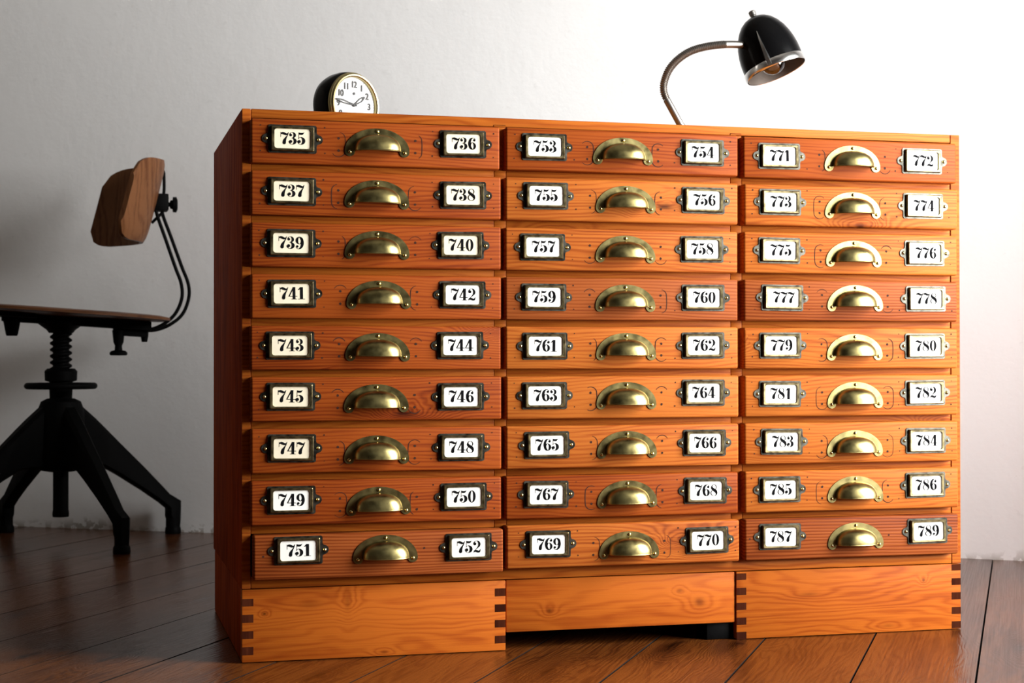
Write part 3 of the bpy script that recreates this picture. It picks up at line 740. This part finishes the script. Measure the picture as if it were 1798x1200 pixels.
link('crystal', MB().lathe([(0.0498, 0.0038), (0.0250, 0.0038), (0.0, 0.0038)], n=48, origin=(0, 0, CZ), axis=ax, caps=False).mesh('crystal', MAT['glass'], angle=60), clk, label='clear domed crystal')
for sx in (-1, 1):
    link('foot', MB().tube([(sx * 0.030, 0.012, 0.0), (sx * 0.026, 0.014, 0.014)], [0.0035, 0.0028], n=10).mesh('foot', MAT['brass_bright']), clk)
link('foot', MB().tube([(0, 0.052, 0.0), (0, 0.048, 0.020)], [0.0035, 0.0028], n=10).mesh('foot', MAT['brass_bright']), clk)
link('winding_key', MB().box(-0.010, 0.010, 0.066, 0.068, CZ - 0.006, CZ + 0.006, bev=0.0008).mesh('winding_key', MAT['brass_bright']), clk)
link('key_stem', MB().tube([(0, 0.060, CZ), (0, 0.067, CZ)], 0.002, n=10).mesh('key_stem', MAT['brass_bright']), clk)

# ------------------------------------------------------------------ gooseneck lamp on the cabinet
BU, BD = 0.8755, 0.30
lamp = thing('desk_lamp', 'black egg-shaped gooseneck desk lamp with chrome rim on the cabinet top', 'lamp', cabpt(BU, BD, CH), YAW)
def LP(u, d, z): return Vector((u - BU, d - BD, z - CH))
link('base', MB().lathe([(0.0, 0.0), (0.070, 0.0), (0.0725, 0.002), (0.072, 0.007), (0.064, 0.012), (0.030, 0.017), (0.012, 0.020), (0.0, 0.020)], n=56).mesh('base', MAT['lacquer'], angle=35), lamp)
link('stem', MB().tube([LP(0.8600, .30, .8770), LP(0.8355, .30, .9071), LP(0.8100, .30, .9500), LP(0.8085, .30, .9526)], [0.0068, 0.0068, 0.0068, 0.0058], n=20).mesh('stem', MAT['nickel'], angle=50), lamp, label='worn nickel stem')
path = catmull([LP(0.8085, .30, .9526), LP(.8036, .30, .9660), LP(.8040, .30, .9831), LP(.8142, .30, 1.0079), LP(.8334, .30, 1.0289), LP(.8593, .30, 1.0450), LP(.8934, .30, 1.0551), LP(.9276, .301, 1.0600), LP(.9560, .303, 1.0612), LP(.9700, .304, 1.0612)], 40)
# resample and ripple the radius into the rings of a flexible tube
cum = [0.0]
for p, q in zip(path[:-1], path[1:]): cum.append(cum[-1] + (q - p).length)
def at_len(l):
    for i in range(len(cum) - 1):
        if cum[i + 1] >= l:
            t_ = (l - cum[i]) / max(1e-9, cum[i + 1] - cum[i]); return path[i].lerp(path[i + 1], t_)
    return path[-1]
pp, rad = [], []
ncoil = int(cum[-1] / 0.0036); steps = ncoil * 4
for i in range(steps + 1):
    l = cum[-1] * i / steps; pp.append(at_len(l))
    plain = l > cum[-1] - 0.045
    rad.append(0.0067 + (0.0 if plain else 0.0010 * math.cos(2 * PI * i / 4)) + (0.0004 if plain else 0))
link('gooseneck', MB().tube(pp, rad, n=16).mesh('gooseneck', MAT['nickel'], angle=80), lamp, label='flexible ringed nickel neck')
AX = Vector((-0.3014, 0.2171, 0.9284)).normalized(); RC = LP(1.0289, .30, 1.0130)
prof = [(0.0570, 0.0014), (0.0572, 0.010), (0.0578, 0.022), (0.0574, 0.036), (0.0556, 0.050), (0.0524, 0.064), (0.0474, 0.078), (0.0404, 0.091), (0.0316, 0.102), (0.0215, 0.1095), (0.010, 0.1142), (0.0, 0.1155)]
link('lamp_shade', MB().lathe(prof, n=64, origin=RC, axis=AX, caps=False).mesh('lamp_shade', MAT['lacquer'], angle=60), lamp, label='glossy black shade')
link('shade_lining', MB().lathe([(max(r - 0.0012, 0), h_ - 0.0010) for r, h_ in prof], n=64, origin=RC, axis=AX, caps=False).mesh('shade_lining', MAT['interior'], angle=60), lamp)
link('rim', MB().lathe([(0.0573, 0.0), (0.0582, -0.0006), (0.0592, 0.0006), (0.0597, 0.004), (0.0593, 0.0125), (0.0582, 0.0140), (0.0576, 0.0135), (0.0573, 0.006), (0.0573, 0.0)], n=64, origin=RC, axis=AX, caps=False).mesh('rim', MAT['chrome'], angle=40), lamp, label='chrome rim band')
kb = RC + AX * 0.1145
link('switch_knob', MB().lathe([(0.0052, 0.0), (0.0052, 0.003), (0.0066, 0.0035), (0.0068, 0.011), (0.0055, 0.0128), (0.0, 0.0130)], n=20, origin=kb, axis=AX).mesh('switch_knob', MAT['nickel'], angle=35), lamp)
VIEW = Vector((0.3928, 0.9006, 0.1863)); nd = -(VIEW - AX * VIEW.dot(AX)).normalized(); td = AX.cross(nd).normalized()
nd = (nd * math.cos(0.10) - td * math.sin(0.10)).normalized() if (AX.cross(nd)).x > 0 else (nd * math.cos(0.10) + td * math.sin(0.10)).normalized()
td = AX.cross(nd).normalized()
mb = MB()
def rad_at(h_):
    for (r0_, a0_), (r1_, a1_) in zip(prof[:-1], prof[1:]):
        if a0_ <= h_ <= a1_: return r0_ + (r1_ - r0_) * (h_ - a0_) / (a1_ - a0_)
    return prof[1][0]
rows = []
for h_, w, pr in ((0.004, 0.0062, 0.0034), (0.016, 0.0054, 0.0040), (0.030, 0.0044, 0.0038), (0.044, 0.0034, 0.0034), (0.058, 0.0023, 0.0028), (0.0745, 0.0008, 0.0014)):
    c0 = RC + AX * h_ + nd * (rad_at(max(h_, 0.010)) - 0.001)
    rows.append([c0 - td * w, c0 - td * w * .6 + nd * (pr + .001), c0 + td * w * .6 + nd * (pr + .001), c0 + td * w])
mb.grid(rows)
mb.cap([mb.bm.verts.new(p) for p in rows[0]])
link('shade_fin', mb.mesh('shade_fin', MAT['chrome'], angle=50), lamp, label='tapering chrome fin on the shade')
bc = RC + AX * 0.022
link('bulb', MB().lathe([(0.0, -0.0260), (0.008, -0.0247), (0.016, -0.0205), (0.0225, -0.013), (0.0258, -0.003), (0.0258, 0.006), (0.0225, 0.017), (0.0165, 0.028), (0.0135, 0.038), (0.0135, 0.046)], n=36, origin=bc, axis=AX, caps=False).mesh('bulb', MAT['bulbglass'], angle=60), lamp, label='clear glass bulb')
link('socket', MB().lathe([(0.0, 0.040), (0.0145, 0.040), (0.0155, 0.046), (0.0155, 0.082), (0.0, 0.082)], n=28, origin=bc, axis=AX).mesh('socket', MAT['lacquer'], angle=35), lamp)

# ------------------------------------------------------------------ swivel chair by the wall
CHX, CHY = -1.159, 4.2
chair = thing('swivel_chair', 'black iron swivel work chair with curved plywood backrest by the white wall', 'chair', (CHX, CHY, 0), math.atan2(0.266, 0.964))
BK = MAT['black']
link('hub', MB().lathe([(0.0, 0.188), (0.030, 0.182), (0.052, 0.186), (0.060, 0.198), (0.062, 0.230), (0.060, 0.300), (0.058, 0.340), (0.050, 0.362), (0.034, 0.370), (0.0, 0.370)], n=36).mesh('hub', BK, angle=40), chair)
link('spindle_tube', MB().lathe([(0.0, 0.066), (0.020, 0.066), (0.021, 0.072), (0.0205, 0.080), (0.0195, 0.084), (0.0195, 0.190), (0.0, 0.190)], n=24).mesh('spindle_tube', BK, angle=40), chair)
link('collar', MB().lathe([(0.0, 0.366), (0.028, 0.366), (0.029, 0.392), (0.029, 0.412), (0.040, 0.416), (0.041, 0.440), (0.034, 0.447), (0.0, 0.447)], n=28).mesh('collar', BK, angle=40), chair)
# screw thread
mb = MB(); n = 28; zz0, zz1, pitch_ = 0.440, 0.552, 0.0165
rows = []; steps = int((zz1 - zz0) / pitch_ * 8)
for i in range(steps + 1):
    row = []
    for k in range(n):
        z = zz0 + (zz1 - zz0) * i / steps
        ph = (z / pitch_ - k / n) % 1.0
        tri = 1 - abs(ph * 2 - 1)
        r = 0.0205 + 0.0072 * min(1, max(0, (tri - 0.25) * 2.2))
        row.append((r * math.cos(2 * PI * k / n), r * math.sin(2 * PI * k / n), z))
    rows.append(row)
g = mb.grid(rows, close_u=True); mb.cap(list(reversed(g[0]))); mb.cap(g[-1])
link('screw_spindle', mb.mesh('screw_spindle', BK, angle=50), chair)
# hand wheel: rim and spokes
ring_ = [(0.083 * math.cos(2 * PI * i / 48), 0.083 * math.sin(2 * PI * i / 48), 0.402) for i in range(48)]
mb = MB(); rows = []
for i in range(48):
    a = 2 * PI * i / 48
    rows.append([((0.083 + 0.0085 * math.cos(b_ * PI / 5)) * math.cos(a), (0.083 + 0.0085 * math.cos(b_ * PI / 5)) * math.sin(a), 0.402 + 0.0085 * math.sin(b_ * PI / 5)) for b_ in range(10)])
mb.grid(rows, close_u=True, close_v=True)
for k in range(3):
    a = 2 * PI * k / 3 + 0.4
    mb.tube([(0.025 * math.cos(a), 0.025 * math.sin(a), 0.402), (0.080 * math.cos(a), 0.080 * math.sin(a), 0.402)], 0.007, n=10)
link('hand_wheel', mb.mesh('hand_wheel', BK, angle=50, weld=False), chair)
# four cast legs
TH = math.radians(26)
for k in range(4):
    a = TH - k * PI / 2
    d_ = Vector((math.cos(a), math.sin(a), 0)); p_ = Vector((-d_.y, d_.x, 0))
    st = [(0.045, 0.356, 0.192, 0.020), (0.090, 0.318, 0.193, 0.020), (0.116, 0.294, 0.190, 0.0195), (0.160, 0.252, 0.166, 0.019), (0.233, 0.184, 0.121, 0.018), (0.285, 0.133, 0.086, 0.0175), (0.310, 0.108, 0.066, 0.017)]
    rows = []
    for r, zt, zb, w in st:
        c = [(-w, zb + .006), (-w, zt - .012), (-w * .6, zt), (w * .6, zt), (w, zt - .012), (w, zb + .006), (w * .6, zb), (-w * .6, zb)]
        rows.append([d_ * r + p_ * x + Vector((0, 0, z)) for x, z in c])
    # knee turns down into the round foot
    def ringat(rc, z, rr_):
        c = [(-1, -.4), (-1, .4), (-.6, 1), (.6, 1), (1, .4), (1, -.4), (.6, -1), (-.6, -1)]
        return [d_ * (rc + y * rr_) + p_ * (x * rr_) + Vector((0, 0, z)) for x, y in c]
    rows.append([d_ * (0.328 + dy) + p_ * x + Vector((0, 0, z)) for x, dy, z in
                 [(-.0165, -.016, .050), (-.0165, .008, .086), (-.010, .016, .088), (.010, .016, .088), (.0165, .008, .086), (.0165, -.016, .050), (.010, -.022, .048), (-.010, -.022, .048)]])
    rows.append(ringat(0.326, 0.040, 0.0170)); rows.append(ringat(0.325, 0.020, 0.0165))
    mb = MB(); g = mb.grid(rows, close_u=True); mb.cap(list(reversed(g[0]))); mb.cap(g[-1])
    lg = link('leg', mb.mesh('leg', BK, angle=40), chair)
    o_ = d_ * 0.325
    link('foot', MB().lathe([(0.0, 0.0), (0.0205, 0.0), (0.0215, 0.004), (0.0205, 0.016), (0.0175, 0.021), (0.0, 0.021)], n=20, origin=o_).mesh('foot', BK, angle=40), lg)
# seat: dished plywood with a rounded outline, sloping a little towards the back
mb = MB(); SL = math.radians(3.6)
def seatpt(x, y, off):
    z = 0.598 - math.tan(SL) * x + off - 0.004 * math.exp(-((x + .02) / .14) ** 2 - (y / .14) ** 2) * (1 if off > -0.006 else 1)
    return (x, y, z)
rows_t, rows_b = [], []
for i in range(15):
    rr_ = i / 14
    rt, rb = [], []
    for k in range(48):
        a = 2 * PI * k / 48
        ex = 2.6
        cx_, sx_ = math.cos(a), math.sin(a)
        q = (abs(cx_) ** ex + abs(sx_) ** ex) ** (-1 / ex)
        x = q * cx_ * (0.275 if cx_ > 0 else 0.215) * rr_; y = q * sx_ * (0.195 - 0.03 * cx_) * rr_
        e = 0.0035 * max(0, (rr_ - .93) / .07)
        rt.append(seatpt(x, y, -e)); rb.append(seatpt(x, y, -0.014 + e))
    rows_t.append(rt); rows_b.append(rb)
mb.grid(rows_t[1:] + list(reversed(rows_b[1:])), close_u=True)
mb.cap([mb.bm.verts.new(p) for p in rows_t[1]]); mb.cap([mb.bm.verts.new(p) for p in reversed(rows_b[1])])
link('seat', mb.mesh('seat', MAT['seatwood'], angle=50), chair, label='dark plywood seat')
# under-seat carrier
mb = MB()
def carrier(x0, x1, y0, y1, t0_, t1_):
    c = []
    for x in (x0, x1):
        zb = 0.598 - math.tan(SL) * x - 0.017
        for y in (y0, y1):
            c.append((x, y, zb - t0_)); c.append((x, y, zb - t1_))
    v = [mb.bm.verts.new(p) for p in c]
    for f in ((0, 1, 3, 2), (4, 6, 7, 5), (0, 4, 5, 1), (2, 3, 7, 6), (0, 2, 6, 4), (1, 5, 7, 3)): mb.bm.faces.new([v[i] for i in f])
carrier(-0.145, 0.225, -0.045, 0.045, -0.001, 0.022)
carrier(-0.200, -0.060, -0.100, 0.100, -0.001, 0.010)
carrier(0.130, 0.215, -0.030, 0.030, 0.022, 0.040)
link('seat_carrier', mb.mesh('seat_carrier', BK, weld=False, smooth=False), chair)
link('spindle_head', MB().lathe([(0.0, 0.538), (0.030, 0.538), (0.036, 0.546), (0.055, 0.560), (0.062, 0.566), (0.0, 0.566)], n=28).mesh('spindle_head', BK, angle=35), chair)
link('stop_lug', MB().lathe([(0.0, 0.530), (0.013, 0.530), (0.015, 0.534), (0.022, 0.572), (0.0, 0.572)], n=16, origin=(-0.120, -0.03, 0)).mesh('stop_lug', BK, angle=40), chair)
link('clamp_screw', MB().lathe([(0.0, 0.480), (0.020, 0.480), (0.0225, 0.483), (0.0225, 0.488), (0.018, 0.492), (0.010, 0.494), (0.009, 0.505), (0.013, 0.515), (0.016, 0.545), (0.0, 0.545)], n=20, origin=(0.143, -0.02, 0)).mesh('clamp_screw', BK, angle=40), chair)
link('bolt', MB().lathe([(0.0, 0.515), (0.007, 0.515), (0.010, 0.530), (0.011, 0.548), (0.0, 0.548)], n=14, origin=(0.209, -0.01, 0)).mesh('bolt', BK, angle=40), chair)
# back bars (two bent rods)
K = 0.001463        # metres per image pixel at the chair's distance; x, y are image pixels, dy a chosen depth
def chair_pt(x, y, dy): return Vector(((x - 107) * K, dy, 0.471 + (630 - y) * K))
link('back_bar', MB().tube(catmull([chair_pt(240, 577, -.028), chair_pt(262, 577, -.028), chair_pt(284, 567, -.028), chair_pt(303, 549, -.028), chair_pt(314, 522, -.028), chair_pt(313, 496, -.028), chair_pt(303, 468, -.028), chair_pt(286, 418, -.026), chair_pt(271, 374, -.024), chair_pt(267, 350, -.022)], 8), 0.0046, n=12).mesh('back_bar', BK, angle=60), chair)
link('back_bar', MB().tube(catmull([chair_pt(240, 579, .028), chair_pt(270, 578, .028), chair_pt(296, 568, .028), chair_pt(318, 549, .028), chair_pt(329, 520, .028), chair_pt(328, 494, .028), chair_pt(316, 462, .028), chair_pt(298, 412, .026), chair_pt(283, 372, .022), chair_pt(279, 352, .020)], 8), 0.0046, n=12).mesh('back_bar', BK, angle=60), chair)
link('bracket_loop', MB().tube(catmull([chair_pt(281, 352, .0), chair_pt(284, 330, .0), chair_pt(284, 305, .0), chair_pt(283, 295, .0), chair_pt(278, 292, .0), chair_pt(270, 296, .0)], 6), 0.0042, n=10).mesh('bracket_loop', BK, angle=60), chair)
link('back_bracket', MB().box(*[v for v in (chair_pt(262, 0, 0).x, chair_pt(291, 0, 0).x)], -0.030, 0.030, chair_pt(0, 366, 0).z, chair_pt(0, 336, 0).z, bev=0.003).mesh('back_bracket', BK), chair)
kz = chair_pt(0, 354, 0).z; kx = chair_pt(291, 0, 0).x
link('wing_knob', MB().lathe([(0.0, 0.0), (0.006, 0.0), (0.006, 0.005), (0.011, 0.007), (0.012, 0.012), (0.020, 0.0135), (0.0205, 0.022), (0.014, 0.025), (0.0, 0.0255)], n=18, origin=(kx - 0.001, -0.004, kz), axis=(1, 0, 0)).mesh('wing_knob', BK, angle=40), chair)
link('back_strut', MB().tube([chair_pt(262, 388, -.012), chair_pt(282, 368, -.012)], 0.0040, n=10).mesh('back_strut', BK, angle=60), chair)
# backrest: a curved board, concave towards the seat
mb = MB(); rows = []
nu, nv = 30, 18
def board(u, v, off):
    """u along the arc -1 (near end) .. 1 (far end), v 0..1 upwards"""
    e = abs(u) ** 2
    y = 0.185 * u; xs_ = 0.247 - 0.018 - 0.098 * (abs(u) ** 2.0) - (0.030 * u)
    tx, ty = -0.196 * u - 0.030, 0.185
    l = math.hypot(tx, ty); nx1, ny1 = ty / l, -tx / l        # outward (convex side)
    lean = 0.0
    # rounded corners of the board
    q = max(0.0, (abs(u) - 0.70) / 0.30)
    h2 = 0.108 * (1 - 0.40 * (1 - math.sqrt(max(0.0, 1 - q ** 2.4))) - 0.04 * abs(u))
    z = 0.875 + (v - 0.5) * 2 * h2 + 0.004 * (1 - abs(u))
    lean = (z - 0.875) * 0.25
    return Vector((xs_ - 0.010 + lean + nx1 * off, y + ny1 * off, z))
rowsA = [[board(-1 + 2 * i / nu, j / nv, 0.0) for i in range(nu + 1)] for j in range(nv + 1)]
def thick(j): 
    v = j / nv; return 0.016 * (1 - 0.45 * abs(2 * v - 1) ** 8)
rowsB = [[board(-1 + 2 * i / nu, j / nv, thick(j)) for i in range(nu + 1)] for j in range(nv + 1)]
mb.grid(rowsA); mb.grid([list(reversed(r)) for r in rowsB])
mb.grid([rowsA[0], rowsB[0]]); mb.grid([rowsB[-1], rowsA[-1]])
mb.grid([[r[0] for r in rowsA], [r[0] for r in rowsB]]); mb.grid([[r[-1] for r in rowsB], [r[-1] for r in rowsA]])
link('backrest', mb.mesh('backrest', MAT['chairwood'], angle=45), chair, label='curved brown plywood backrest')
